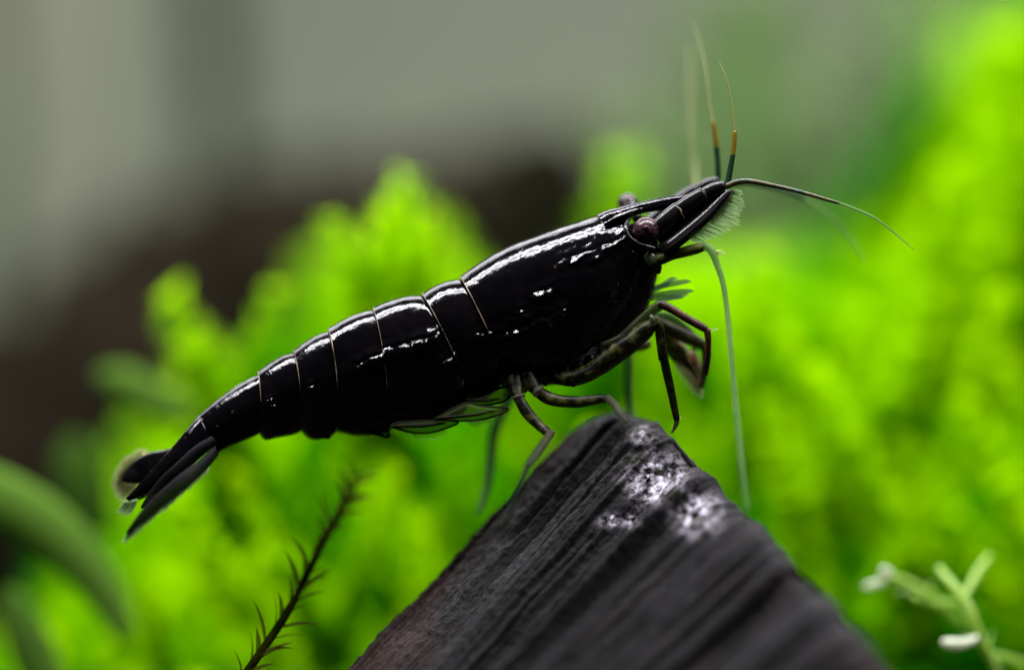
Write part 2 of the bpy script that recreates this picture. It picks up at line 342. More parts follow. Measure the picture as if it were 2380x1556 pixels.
# fronds that can be told apart: tip (px, py, depth), direction in the picture plane, length, width factor, tint shift
FR = [(400, 645, 1.9, -0.30, 1.1, 1.25, 0.05), (470, 760, 1.8, -0.45, 0.9, 1.1, 0.0), (765, 478, 1.7, -0.12, 1.0, 1.15, 0.1), (945, 385, 1.9, 0.18, 1.0, 1.5, 0.15),
      (890, 470, 1.7, 0.1, 0.9, 1.2, 0.2), (1010, 470, 1.8, 0.2, 0.9, 1.1, 0.05), (640, 640, 1.9, 0.1, 0.8, 1.0, -0.05),
      (420, 1120, 1.4, -0.55, 0.9, 1.0, 0.25), (545, 1060, 1.5, -0.5, 0.8, 1.0, 0.1), (610, 1230, 1.4, -0.4, 0.8, 1.0, 0.15), (330, 1290, 1.5, -0.2, 0.7, 1.1, 0.1),
      (120, 1440, 1.4, 0.1, 0.7, 1.2, 0.15), (240, 1460, 1.5, -0.2, 0.7, 1.2, 0.2), (700, 1290, 1.6, 0.2, 0.8, 1.0, 0.1), (920, 1060, 1.5, 0.35, 0.8, 1.0, 0.1),
      (980, 1180, 1.5, 0.1, 0.8, 1.0, 0.15), (1380, 960, 1.6, 0.0, 0.7, 1.0, 0.1), (1780, 560, 2.2, 0.1, 0.9, 1.4, 0.25), (1830, 750, 1.7, -0.6, 1.0, 0.9, 0.3),
      (1790, 900, 1.6, -0.2, 0.8, 1.3, 0.25), (1900, 830, 1.8, -0.7, 1.0, 1.0, 0.2), (2010, 690, 2.0, 0.2, 0.9, 1.2, 0.2), (2160, 640, 2.0, 0.3, 0.9, 1.2, 0.2),
      (2330, 640, 1.7, 0.15, 0.8, 1.0, 0.35), (2250, 900, 1.7, -0.5, 1.0, 1.0, 0.2), (2120, 1010, 1.7, -0.6, 1.0, 0.9, 0.2), (1960, 1000, 1.7, -0.4, 0.8, 1.1, 0.15),
      (2330, 1080, 1.6, -0.3, 0.8, 1.1, 0.1), (1450, 330, 3.2, 0.1, 1.3, 1.6, 0.0), (1560, 620, 2.2, 0.2, 0.9, 1.2, 0.1), (2080, 1210, 1.6, 0.5, 0.8, 1.0, 0.0),
      (1840, 1170, 1.8, 0.3, 0.8, 1.0, 0.0), (2200, 380, 2.8, 0.1, 1.2, 1.5, 0.25), (2290, 210, 3.2, 0.15, 1.3, 1.6, 0.2), (2350, 60, 3.4, 0.1, 1.4, 1.6, 0.15)]
shared = []
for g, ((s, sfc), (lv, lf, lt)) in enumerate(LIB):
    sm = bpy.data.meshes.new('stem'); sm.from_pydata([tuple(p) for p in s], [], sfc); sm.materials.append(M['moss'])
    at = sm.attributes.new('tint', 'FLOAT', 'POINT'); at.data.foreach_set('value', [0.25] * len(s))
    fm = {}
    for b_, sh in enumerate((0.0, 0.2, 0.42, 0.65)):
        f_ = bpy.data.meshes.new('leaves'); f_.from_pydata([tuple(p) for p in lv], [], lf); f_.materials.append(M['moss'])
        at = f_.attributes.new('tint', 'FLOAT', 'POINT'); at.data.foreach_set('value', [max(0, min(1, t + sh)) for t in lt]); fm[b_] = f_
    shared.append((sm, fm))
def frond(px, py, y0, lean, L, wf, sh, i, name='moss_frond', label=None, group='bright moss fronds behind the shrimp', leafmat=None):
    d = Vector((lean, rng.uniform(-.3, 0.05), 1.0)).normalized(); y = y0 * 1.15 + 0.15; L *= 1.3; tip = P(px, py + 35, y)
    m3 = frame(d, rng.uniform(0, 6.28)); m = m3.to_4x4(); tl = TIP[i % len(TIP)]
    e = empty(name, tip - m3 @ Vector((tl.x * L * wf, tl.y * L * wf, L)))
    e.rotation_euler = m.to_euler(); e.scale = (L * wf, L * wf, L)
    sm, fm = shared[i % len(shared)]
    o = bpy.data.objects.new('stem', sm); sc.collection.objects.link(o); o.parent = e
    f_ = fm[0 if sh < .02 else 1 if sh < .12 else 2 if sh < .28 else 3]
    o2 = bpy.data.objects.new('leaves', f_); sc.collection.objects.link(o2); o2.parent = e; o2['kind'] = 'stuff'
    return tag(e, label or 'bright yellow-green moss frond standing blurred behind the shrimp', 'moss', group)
def frond_words(px, py):
    if px < 700 and py < 900: return ('tall moss frond standing against the dark branch above the tail', 'fronds above the tail')
    if px < 700 and py < 1270: return ('slanting yellow-green moss frond between the tail fan and the dark sprig', 'fronds between tail fan and sprig')
    if px < 720: return ('low bright moss frond at the foot of the arching leaf', 'fronds by the arching leaf')
    if py < 520 and px < 1200: return ('rounded yellow-green moss frond rising behind the shrimp\'s back', 'fronds behind the back')
    if px < 1500 and py > 900: return ('green moss frond in the gap under the shrimp\'s belly', 'fronds under the belly')
    if px < 1600: return ('soft green moss frond behind the head', 'fronds behind the head')
    if px > 2150 and py < 450: return ('tall moss frond in the thicket beyond the tip of the banded feeler', 'fronds of the thicket')
    if py < 720: return ('bright moss frond below the banded feeler', 'fronds below the feelers')
    if py > 1150 or px > 2300: return ('moss frond over the pale sprig', 'fronds over the pale sprig')
    return ('yellow-green moss frond beyond the hanging pale antenna', 'fronds beyond the pale antenna')
for i, a in enumerate(FR):
    lb, gp = frond_words(a[0], a[1]); frond(*a, i, label=lb, group=gp)

# long arching blades by the tail, dull green and blurred
def blade(name, label, path, m, flat=0.35, cat='leaf', tint=0.5, group=None):
    v, f = tube_mesh(path, 8, 12, flat)
    o = link(name, v, f, m); add_tint(o, [tint] * len(v)); return tag(o, label, cat, group)
blade('arching_leaf', 'broad dull green leaf arching over the dark corner below the tail',
      [(-260, 1090, 1.6, 62), (-80, 1130, 1.6, 66), (60, 1190, 1.6, 66), (160, 1270, 1.6, 60), (240, 1370, 1.6, 46), (290, 1470, 1.6, 30)], M['dull_moss'], tint=0.95)
blade('drooping_leaf', 'dim green leaf pointing at the shrimp\'s tail over dark wood',
      [(430, 960, 2.2, 30), (360, 930, 2.2, 44), (290, 890, 2.2, 42), (235, 870, 2.2, 20)], M['dull_moss'], tint=0.9)
blade('upright_leaf', 'dim green upright leaf in the dark left of the tail fan',
      [(230, 1230, 2.6, 40), (200, 1140, 2.6, 62), (180, 1070, 2.6, 56), (170, 1020, 2.6, 22)], M['dull_moss'], tint=0.55)
blade('short_leaf', 'short grey-green leaf at the foot of the moss near the arching leaf',
      [(120, 1620, 1.5, 50), (70, 1500, 1.5, 52), (40, 1420, 1.5, 40), (20, 1370, 1.5, 16)], M['dull_moss'], tint=0.7)
# tall plants in the far water
def tall_plant(px, y, top, wpx, label, tint, seed):
    rg = random.Random(seed); e = empty('stem_plant', P(px, 1500, y))
    b = e.location
    pts = [P(px + 14 * math.sin(k * .9), 1500 + (top - 1500) * k / 12, y) - b for k in range(13)]
    v, f = tube_world(pts, [0.07] * 13, 6); o = link('stem', v, f, M['dull_moss'], e); add_tint(o, [tint] * len(v))
    V, F = [], []
    for k in range(800):
        t = rg.random(); q = t * 11.99; i = int(q); p = pts[i].lerp(pts[i + 1], q - i)
        az = rg.uniform(0, 6.28); d = Vector((math.cos(az), math.sin(az), rg.uniform(0.1, 0.9))).normalized(); s = d.cross(Vector((0, 0, 1))).normalized(); n_ = d.cross(s)
        L = R(wpx, y) * rg.uniform(.7, 1.2); i0 = len(V)
        V += [p, p + d * L * .5 + s * L * .28, p + d * L * .5 + n_ * L * .06, p + d * L * .5 - s * L * .28, p + d * L]
        F += [(i0, i0 + 1, i0 + 2), (i0, i0 + 2, i0 + 3), (i0 + 1, i0 + 4, i0 + 2), (i0 + 2, i0 + 4, i0 + 3)]
    o = link('leaves', V, F, M['dull_moss'], e, smooth=False); add_tint(o, [tint + rg.uniform(-.15, .15) for _ in V]); o['kind'] = 'stuff'
    return tag(e, label, 'plant')
tall_plant(490, 12, -150, 85, 'dark green stem plant standing against the grey back wall', 0.1, 21)
tall_plant(-30, 13, -150, 60, 'grey-green stem plant at the wall\'s dim far corner', 0.35, 22)

# ------------------------------------------------------------------ driftwood stump under the shrimp
CH = [(0.00, (1345, 975, .34), (640, 1740, -.12)), (0.07, (1415, 937, .30), (690, 1750, -.22)), (0.14, (1468, 944, .16), (730, 1760, -.34)),
      (0.22, (1515, 966, .02), (790, 1775, -.46)), (0.30, (1572, 1020, -.10), (870, 1790, -.60)), (0.50, (1700, 1146, -.40), (1010, 1830, -.90)),
      (0.70, (1890, 1336, -.85), (1170, 1930, -1.30)), (0.85, (2050, 1518, -1.20), (1400, 2030, -1.65)), (1.0, (2200, 1700, -1.5), (1600, 2130, -1.9))]
BACK = [((2080, 1800, .2), (1500, 2300, .2)), ((1650, 1420, .9), (1050, 2150, .8)), ((1420, 1120, .8), (760, 1900, .4))]
def wood():
    e_ = catmull([(c[0], *c[1]) for c in CH], 60); s_ = catmull([(c[0], *c[2]) for c in CH], 60)
    nv, nu = len(e_), 230; V, G, PAINTED_SHEEN = [], [], []
    cols = []
    for j in range(nv):
        v = e_[j][0]; A = P(*s_[j][1:]); B = P(*e_[j][1:]); cols.append((v, A, B))
    back = [(1.0 + 0.1 * (k + 1), P(*b[1]), P(*b[0])) for k, b in enumerate(BACK)]
    allc = cols + back; W = len(allc)
    for i in range(nu + 1):
        u = i / nu; uu = 1 - (1 - u) ** 1.5                       # denser rings towards the sawn edge
        for j, (v, A, B) in enumerate(allc):
            p = A.lerp(B, uu); front = j < nv
            if front:
                j0, j1 = max(j - 1, 0), min(j + 1, nv - 1)
                g = B - A; c = allc[j1][1].lerp(allc[j1][2], uu) - allc[j0][1].lerp(allc[j0][2], uu)
                n_ = c.cross(g).normalized()
                if n_.y > 0: n_ = -n_
                if j == 0: n_ = Vector((-.5, 0, .6)).normalized()
                gl = (uu - 1) * g.length
                # long flutes along the grain, deeper to the right
                fl = noise.noise(Vector((v * 14, gl * 0.22, 1.7))) * 0.6 + noise.noise(Vector((v * 32, gl * 0.3, 5.2))) * 0.5 + noise.noise(Vector((v * 75, gl * 0.5, 9.1))) * 0.3 + noise.noise(Vector((v * 160, gl * 0.9, 3.1))) * 0.12
                fl = fl - 0.55 * max(0, noise.noise(Vector((v * 11 + 3, gl * 0.2, 20.0)))) 
                amp = 0.030 + 0.105 * min(1, max(0, v - 0.12) / 0.35)
                h = fl * amp * (0.35 + 0.65 * min(1, -gl / 0.22))
                q = Vector((p.x, p.y, p.z))
                h += 0.010 * noise.noise(q * 7) + (0.004 * noise.noise(q * 30) + 0.0035 * noise.noise(q * 80)) * (1.3 - v)
                # a split running along the top behind the first ridge
                cr = math.exp(-((v - 0.125 - 0.012 * noise.noise(Vector((gl * 2, 0, 0)))) / 0.010) ** 2) * (1 / (1 + math.exp(-(gl + 0.62) * 18))) * (1 / (1 + math.exp((gl + 0.06) * 30)))
                h -= 0.11 * cr
                # worn round shoulder at the sawn edge
                ed = max(0, (0.10 - (1 - uu) * g.length) / 0.10)
                h -= 0.055 * ed * ed * (1 + 0.5 * noise.noise(q * 6))
                p = p + n_ * h + (B - A).normalized() * (0.016 * noise.noise(Vector((v * 22, 3, 0))) + 0.010 * noise.noise(Vector((v * 70, 8, 0)))) * uu
                f = 0.0  # mask of the spots that carry the painted wet sheen
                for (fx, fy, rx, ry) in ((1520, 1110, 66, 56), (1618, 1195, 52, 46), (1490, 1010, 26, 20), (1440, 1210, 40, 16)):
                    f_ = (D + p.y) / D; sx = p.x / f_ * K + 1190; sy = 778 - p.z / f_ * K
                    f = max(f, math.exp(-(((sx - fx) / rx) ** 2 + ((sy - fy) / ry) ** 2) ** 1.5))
                PAINTED_SHEEN.append(f)
            else: PAINTED_SHEEN.append(0.0)
            V.append(p); G.append((uu * 3.0, v, 0.0))
    F = []
    for i in range(nu):
        for j in range(W):
            j2 = (j + 1) % W
            F.append((i * W + j, i * W + j2, (i + 1) * W + j2, (i + 1) * W + j))
    for i0 in (0, nu):
        cpt = sum((V[i0 * W + j] for j in range(W)), Vector()) / W
        V.append(cpt); G.append((3 if i0 else 0, .5, 0)); PAINTED_SHEEN.append(0); ci = len(V) - 1
        for j in range(W):
            j2 = (j + 1) % W
            F.append((ci, i0 * W + j, i0 * W + j2) if i0 else (ci, i0 * W + j2, i0 * W + j))
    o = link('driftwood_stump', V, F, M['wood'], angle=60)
    a = o.data.attributes.new('grain', 'FLOAT_VECTOR', 'POINT'); a.data.foreach_set('vector', [c for g in G for c in g])
    a = o.data.attributes.new('painted_sheen', 'FLOAT', 'POINT'); a.data.foreach_set('value', PAINTED_SHEEN)
    return tag(o, 'dark weathered driftwood stump with deep grain grooves under the shrimp', 'driftwood')
stump = wood()

# ------------------------------------------------------------------ the shrimp
shrimp = empty('shrimp', P(1400, 960, 0))
SH_OFF = shrimp.location.copy()
def part(name, vf, m, parent=None, angle=None, label=None):
    v = [p - SH_OFF for p in vf[0]]
    o = link(name, v, vf[1], m, parent or shrimp, angle=angle)
    if label: o['label'] = label
    return o
tag(shrimp, 'glossy black shrimp perched on the dark driftwood stump', 'shrimp')
ROLL = math.radians(13)
# stations: dorsal point, ventral point, half width (plan units), listed head to tail; one list per plate
CAR = [((1453, 514), (1529, 622), 40), ((1444, 497), (1530, 640), 54), ((1424, 490), (1526, 658), 66), ((1398, 497), (1513, 690), 80), ((1360, 509), (1479, 738), 94), ((1311, 524), (1432, 789), 104),
       ((1260, 541), (1384, 829), 110), ((1200, 563), (1328, 854), 110), ((1150, 586), (1270, 873), 106), ((1102, 616), (1215, 884), 99), ((1069, 640), (1174, 880), 94)]
SEG = [[((1076, 646), (1176, 880), 89), ((1042, 650), (1146, 906), 92), ((1010, 662), (1116, 926), 92), ((981, 680), (1090, 924), 92)],
       [((988, 684), (1093, 930), 88), ((955, 684), (1064, 960), 93), ((922, 691), (1010, 977), 93), ((892, 701), (945, 986), 92), ((867, 712), (893, 986), 89)],
       [((875, 716), (905, 1000), 84), ((838, 723), (862, 1006), 87), ((798, 740), (815, 1004), 84), ((763, 760), (777, 996), 79)],
       [((770, 765), (782, 1002), 74), ((737, 776), (748, 1014), 76), ((707, 793), (718, 1014), 72), ((683, 812), (694, 994), 66)],
       [((690, 816), (696, 1002), 61), ((657, 825), (643, 1012), 63), ((627, 842), (616, 1017), 59), ((600, 862), (602, 1002), 53)],
       [((607, 866), (606, 1004), 47), ((560, 889), (572, 1018), 48), ((512, 922), (545, 1030), 43), ((476, 952), (522, 1040), 38), ((456, 969), (503, 1054), 33)]]
def deepen(st, f): return [(d, (d[0] + (v[0] - d[0]) * f, d[1] + (v[1] - d[1]) * f), w_) for d, v, w_ in st]
CAR = CAR[:3] + deepen(CAR[3:4], 1.03) + deepen(CAR[4:5], 1.075) + deepen(CAR[5:8], 1.105) + deepen(CAR[8:9], 1.085) + deepen(CAR[9:], 1.06)
SEG = [deepen(st, 1.035) for st in SEG]
# glints: low swellings of the shell (x along the body, height on the flank, half length, height of swelling, width)
GL = [(1345, 0.60, 55, 3.2, .03), (1398, 0.50, 40, 3.8, .04), (1436, 0.46, 16, 3.8, .05), (1310, 0.66, 30, 2.6, .03), (1250, 0.38, 30, 5.5, .035), (1205, 0.24, 22, 3.5, .03), (1235, 0.03, 45, 6.0, .05), (1170, -0.02, 40, 5.5, .04), (1190, 0.10, 26, 4.0, .03), (1130, 0.06, 16, 4.5, .03), (1300, 0.06, 16, 3.5, .03), (1412, -0.12, 10, 4.0, .03), (1375, 0.06, 10, 2.5, .025),
      (1100, 0.12, 12, 4.5, .03), (1020, 0.00, 22, 5.5, .035), (958, 0.40, 50, 7.0, .04), (925, 0.33, 16, 5.0, .04), (990, 0.43, 14, 4.5, .03), (868, 0.36, 34, 6.0, .035), (825, 0.30, 18, 5.5, .04), (885, 0.42, 12, 5.0, .03), (712, 0.22, 8, 5.5, .035), (722, 0.05, 7, 3.5, .03), (618, 0.18, 9, 5.0, .04), (628, 0.03, 7, 3.0, .03)]
BOW = [10, 16, 14, 10, 6, 3]
NS = 224
def ring(d, v, wpx, bow, ridge, shrink=1.0, car=0.0, tpos=0.0):
    d_, v_ = Vector((d[0], d[1])), Vector((v[0], v[1])); c = (d_ + v_) / 2; h = (d_ - v_) / 2 * shrink
    ax = Vector((-h.y, h.x)).normalized(); 
    if ax.x < 0: ax = -ax
    hl = h.length; hd = h / hl; out = []
    for k in range(NS):
        th = 2 * math.pi * k / NS; ch, sh = math.cos(th), math.sin(th)
        a = ch; wdt = wpx * shrink * math.copysign(abs(sh) ** 0.94, sh)
        # narrow keel at the back, plates hanging nearly straight below
        if ch > 0: wdt *= 1 - 0.10 * ch ** 3
        near = sh < 0
        px_, py_ = c.x, c.y
        # relief: hinge ridge along the flank plus gentle unevenness
        s3 = Vector(((c.x + hd.x * a * hl) * 0.011, (c.y + hd.y * a * hl) * 0.011, (3.0 if near else 9.0)))
        rl = 0.0
        gx = c.x + hd.x * a * hl
        for (cx_, hc, half, am, wd) in GL:
            if abs(gx - cx_) > 2.2 * half or abs(a - hc) > 0.3: continue
            hh = a - hc - 0.035 * noise.noise(s3 * 4)
            rl += 2.1 * am * math.exp(-((gx - cx_) / half) ** 4) * (0.8 + 0.6 * noise.noise(s3 * 6)) * (math.exp(-(hh / (1.25 * wd)) ** 2) - 0.5 * math.exp(-((hh - 2.6 * wd) / (1.5 * wd)) ** 2))
        rl += 1.3 * noise.noise(s3 * 1.7) + 0.9 * noise.noise(s3 * 4.5) + 0.35 * noise.noise(s3 * 11)
        if car > 0 and 0.3 < a < 0.95: rl += car * (3.8 * noise.noise(s3 * 3.0 + Vector((5, 0, 0))) + 1.7 * noise.noise(s3 * 8 + Vector((1, 7, 0))))
        wdt += math.copysign(rl, sh) * min(1, abs(sh) * 1.6)
        lx, ly = a * hl + 0.35 * rl * max(0, ch), wdt           # along h, across (negative: towards camera)
        hx = lx * math.cos(ROLL) + ly * math.sin(ROLL); yy = ly * math.cos(ROLL) - lx * math.sin(ROLL)
        pt = c + hd * hx + ax * bow * abs(sh) ** 1.5
        out.append(P(pt.x, pt.y, yy / K))
    return out
def body():
    rings = []; marg = []
    rows = catmull([(*d, *v, w_) for d, v, w_ in CAR], 18)
    n = len(rows)
    RC = [(0.13, 0.05, 13.0), (0.42, 0.035, 7.0), (0.0, 0.04, 10.0)]
    first = ring(rows[0][:2], rows[0][2:4], rows[0][4], 0, [], 0.8)
    rings.append(first)
    for i, r in enumerate(rows):
        t = i / (n - 1); car = max(0, 1 - abs(t - 0.30) / 0.22)
        bow = -16 * max(0, 1 - t / 0.10) + 9 * t ** 4
        fade = min(1, max(0, (t - 0.25) / 0.2)) * (1 if t < .93 else 0.5)
        rings.append(ring(r[:2], r[2:4], r[4], bow, [(a, b, c * fade) for a, b, c in RC], car=car))
    def lip(r, bow, ridge):
        marg.append((r, bow, ridge))
        rings.append(ring(r[:2], r[2:4], r[4], bow - 1.0, ridge, 0.985)); rings.append(ring(r[:2], r[2:4], r[4], bow + 1, ridge, 0.95))
    lip(rows[-1], 9, [(a, b, c * .5) for a, b, c in RC])
    for k, st in enumerate(SEG):
        rows = catmull([(*d, *v, w_) for d, v, w_ in st], 14); n = len(rows)
        rd = [(0.42, 0.04, [5.0, 10, 10, 6, 4, 1.0][k]), (0.14, 0.04, [6.0, 5, 1.0, 5, 5, 0][k])]
        r0 = rows[0]; b0 = BOW[k - 1] if k else 9
        rings.append(ring((r0[0] + 3, r0[1]), (r0[2] + 3, r0[3]), r0[4], b0 + 3, [], 0.93))
        for i, r in enumerate(rows):
            t = i / (n - 1); bow = b0 + (BOW[k] - b0) * t
            en = math.sin(math.pi * (0.08 + 0.84 * t)) ** 0.5
            rings.append(ring(r[:2], r[2:4], r[4], bow, [(a, b, c * en) for a, b, c in rd], 1.0 - 0.035 * max(0, 1 - t / 0.12)))
        lip(rows[-1], BOW[k], rd if k < 5 else [])
    V = [p for r in rings for p in r]; F = []
    for i in range(len(rings) - 1):
        for k in range(NS):
            k2 = (k + 1) % NS
            F.append((i * NS + k, i * NS + k2, (i + 1) * NS + k2, (i + 1) * NS + k))
    for i0 in (0, len(rings) - 1):
        c = sum((p for p in rings[i0]), Vector()) / NS; V.append(c)
        if i0 == 0: V[-1] = c + Vector((-0.08, 0, 0.0))
        for k in range(NS):
            k2 = (k + 1) % NS
            F.append((len(V) - 1, i0 * NS + k2, i0 * NS + k) if i0 == 0 else (len(V) - 1, i0 * NS + k, i0 * NS + k2))
    return (V, F), marg
bd, marg = body()
body_o = part('body', bd, M['shell'], angle=50)
# pale margins of the plates, fading out down the flank
for q, (r, bow, rd) in enumerate(marg):
    rg_ = ring(r[:2], r[2:4], r[4], bow - 0.6, [], 1.003)
    reach = [80, 62, 68, 60, 56, 50, 40][q]
    idx = list(range(NS - reach, NS)) + list(range(0, reach + 1))
    pts = [rg_[k] for k in idx]
    tw = [R(1.25) * (0.45 + 0.55 * math.cos(math.pi * (i / (len(idx) - 1) - .5))) * (1 + 0.9 * noise.noise(p * 14)) for i, p in enumerate(pts)]
    part('plate_margin', tube_world(pts, tw, 6), M['margin'], label='thin pale yellowish rim between two shell plates')

# rostrum
def blade_loft(st, ns=24, ridge=0.0, keel=0.0):
    rows = catmull(st, 8); V, F = [], []
    for r in rows:
        c = Vector(((r[0] + r[2]) / 2, (r[1] + r[3]) / 2)); h = Vector(((r[0] - r[2]) / 2, (r[1] - r[3]) / 2))
        for k in range(ns):
            th = 2 * math.pi * k / ns; ch, sh = math.cos(th), math.sin(th)
            wd = r[4] * math.copysign(abs(sh) ** 1.1, sh) + math.copysign(ridge * r[4] * math.exp(-((ch + 0.25) / 0.16) ** 2), sh) * (abs(sh) > .05)
            q = c + h * ch; V.append(P(q.x, q.y, r[5] + wd / K))
    n = len(rows)
    for i in range(n - 1):
        for k in range(ns): k2 = (k + 1) % ns; F.append((i * ns + k, i * ns + k2, (i + 1) * ns + k2, (i + 1) * ns + k))
    F.append(tuple(range(ns))[::-1]); F.append(tuple((n - 1) * ns + k for k in range(ns)))
    return V, F
ros = part('rostrum', blade_loft([(1386, 499, 1420, 540, 30, -0.05), (1412, 488, 1448, 520, 26, -0.06), (1445, 481, 1470, 505, 17, -0.07), (1480, 472, 1494, 496, 12, -0.07), (1538, 460, 1546, 487, 9, -0.07), (1576, 455, 1581, 478, 7, -0.07), (1612, 451, 1615, 465, 5, -0.07), (1640, 447, 1641, 451, 3, -0.07)], 24, 0.45), M['shell'])
teeth = []
for k in range(17):
    t = k / 16; px = 1440 + 165 * t; py = interp([(1440, 482), (1480, 472), (1538, 460), (1610, 451)], px)
    teeth.append(tube_mesh([(px - 3, py + 3, -0.07, 3.0), (px + 3, py - 1, -0.07, 1.8), (px + 7, py - 3, -0.07, 0.5)], 1, 5))
part('dorsal_tooth', join(teeth), M['dark'], ros)['kind'] = 'stuff'

# eyes on short stalks
def ball(c, r, sx=1, sy=1, sz=1, nu=36, nv=22):
    V, F = [], []
    for j in range(nv + 1):
        ph = math.pi * j / nv
        for i in range(nu):
            th = 2 * math.pi * i / nu
            V.append(c + Vector((r * sx * math.sin(ph) * math.cos(th), r * sy * math.sin(ph) * math.sin(th), r * sz * math.cos(ph))))
    for j in range(nv):
        for i in range(nu):
            i2 = (i + 1) % nu; F.append((j * nu + i, (j + 1) * nu + i, (j + 1) * nu + i2, j * nu + i2))
    return V, F
for (px, py, y, r, nm) in ((1502, 534, -0.135, 31, 'round maroon eye in its socket below the rostrum'), (1459, 473, 0.16, 24, 'far eye peeping over the back, dark brown')):
    c = P(px, py, y)
    ey = part('eye', ball(c, R(r, y), 1.0, 0.95, 0.98), M['eye'], label=nm)
    if y < 0:
        pc = P(px, py - 2, y - 0.0478)
        part('pupil', ball(pc, R(7.5), 1, 0.25, 1, 18, 10), M['pupil'], ey)
    part('eye_stalk', tube_mesh([(px - 40, py + 6, y * 0.2, 20), (px - 22, py + 4, y * 0.65, 22), (px - 8, py, y * 0.95, 24)] if y < 0 else [(px + 22, py + 34, y * 0.2, 12), (px + 10, py + 18, y * 0.6, 14), (px + 2, py + 4, y * 0.9, 18)], 4, 14), M['dark'], ey)
part('head', ball(P(1492, 566, -0.06), R(1), 40, 46, 24, 24, 14), M['dark'])
part('head', ball(P(1535, 590, -0.09), R(1), 20, 24, 20, 24, 14), M['dark'])
# socket rim under the eye
part('eye_socket', tube_mesh([(1462, 508, -0.10, 5), (1454, 528, -0.15, 5), (1461, 549, -0.165, 5), (1478, 564, -0.165, 5.5), (1503, 573, -0.155, 6), (1522, 578, -0.14, 6)], 5, 10), M['dark'])

# antennules: stout jointed base and two feelers each
def antennule(dy, off, lab):
    ox, oy = off
    b = part('antennule', tube_mesh([(1510 + ox, 545 + oy, dy * .9, 22), (1540 + ox, 520 + oy, dy, 22), (1566 + ox, 497 + oy, dy, 21), (1578 + ox, 487 + oy, dy, 20)], 5, 18, 0.8), M['dark'], label=lab)
    part('joint', tube_mesh([(1577 + ox, 488 + oy, dy, 18), (1606 + ox, 468 + oy, dy, 18), (1634 + ox, 451 + oy, dy, 16.5)], 5, 18, 0.8), M['dark'], b)
    part('joint', tube_mesh([(1636 + ox, 450 + oy, dy, 14), (1660 + ox, 439 + oy, dy, 15), (1682 + ox, 431 + oy, dy, 12)], 5, 18, 0.8), M['dark'], b)
    for (x0, y0, x1, y1) in ((1566, 476, 1592, 508), (1626, 436, 1644, 466)):
        mx_, my_ = (x0 + x1) / 2 + 3, (y0 + y1) / 2
        if dy < 0: part('joint_rim', tube_mesh([(x0, y0, dy - 0.012, 1.2), (mx_ - 1, my_ - 6, dy - 0.026, 1.6), (mx_ + 2, my_ + 5, dy - 0.026, 1.6), (x1, y1, dy - 0.012, 1.2)], 4, 6), M['margin'], b)
    return b
an = antennule(-0.13, (0, 0), 'near black jointed antennule base')
af = antennule(0.10, (-14, -10), 'far black jointed antennule base')
def feeler(name, segs, parent, label=None):
    first = None
    for path, m, nm in segs:
        o = part(nm if first else name, tube_mesh(path, 8, 8, 1.0, 0.12), m, first or parent)
        if not first:
            first = o
            if label: o['label'] = label
    return first
feeler('feeler', [([(1686, 436, -0.13, 7.5), (1693, 415, -0.13, 7), (1699, 385, -0.13, 6.6), (1703, 360, -0.13, 6.5)], M['teal'], 'base'),
                  ([(1703, 360, -0.13, 6.4), (1706, 335, -0.13, 6.2), (1708, 306, -0.13, 5.0)], M['amber'], 'amber_band'),
                  ([(1707, 310, -0.13, 3.0), (1703, 265, -0.12, 2.8), (1695, 215, -0.11, 2.3), (1685, 175, -0.10, 1.7), (1671, 143, -0.08, 0.8)], M['feeler_tip'], 'tip')], an, 'upright feeler, teal below and amber above, in focus')
feeler('feeler', [([(1690, 432, -0.15, 7), (1710, 424, -0.15, 7), (1740, 421, -0.15, 6.5), (1790, 430, -0.15, 5.6), (1860, 446, -0.15, 4.8), (1950, 472, -0.15, 3.8)], M['banded'], 'base'),
                  ([(1950, 472, -0.15, 3.7), (2000, 491, -0.15, 3.1), (2040, 511, -0.15, 2.5), (2085, 546, -0.15, 1.7), (2124, 580, -0.15, 0.8)], M['antenna_pale'], 'tip')], an, 'long banded green feeler arching forward, in focus')
feeler('feeler', [([(1668, 428, 0.12, 7), (1669, 395, 0.12, 6.8), (1667, 362, 0.12, 6.6), (1665, 342, 0.12, 6.5)], M['teal'], 'base'),
                  ([(1665, 343, 0.12, 6.4), (1662, 310, 0.12, 6), (1657, 284, 0.12, 4.6)], M['amber'], 'amber_band'),
                  ([(1658, 288, 0.12, 3.2), (1650, 240, 0.15, 3.0), (1641, 165, 0.2, 2.4), (1628, 105, 0.28, 1.8), (1610, 50, 0.36, 0.9)], M['feeler_tip'], 'tip')], af, 'softly blurred upright feeler behind the sharp one')
feeler('feeler', [([(1690, 430, 0.10, 6), (1740, 426, 0.16, 5.5), (1810, 441, 0.24, 4.6), (1870, 462, 0.30, 4)], M['teal'], 'base'),
                  ([(1870, 462, 0.30, 4), (1925, 498, 0.34, 3.6), (1975, 552, 0.38, 3.0), (2012, 608, 0.42, 1.6)], M['antenna_pale'], 'tip')], af, 'blurred feeler drooping behind the banded one')

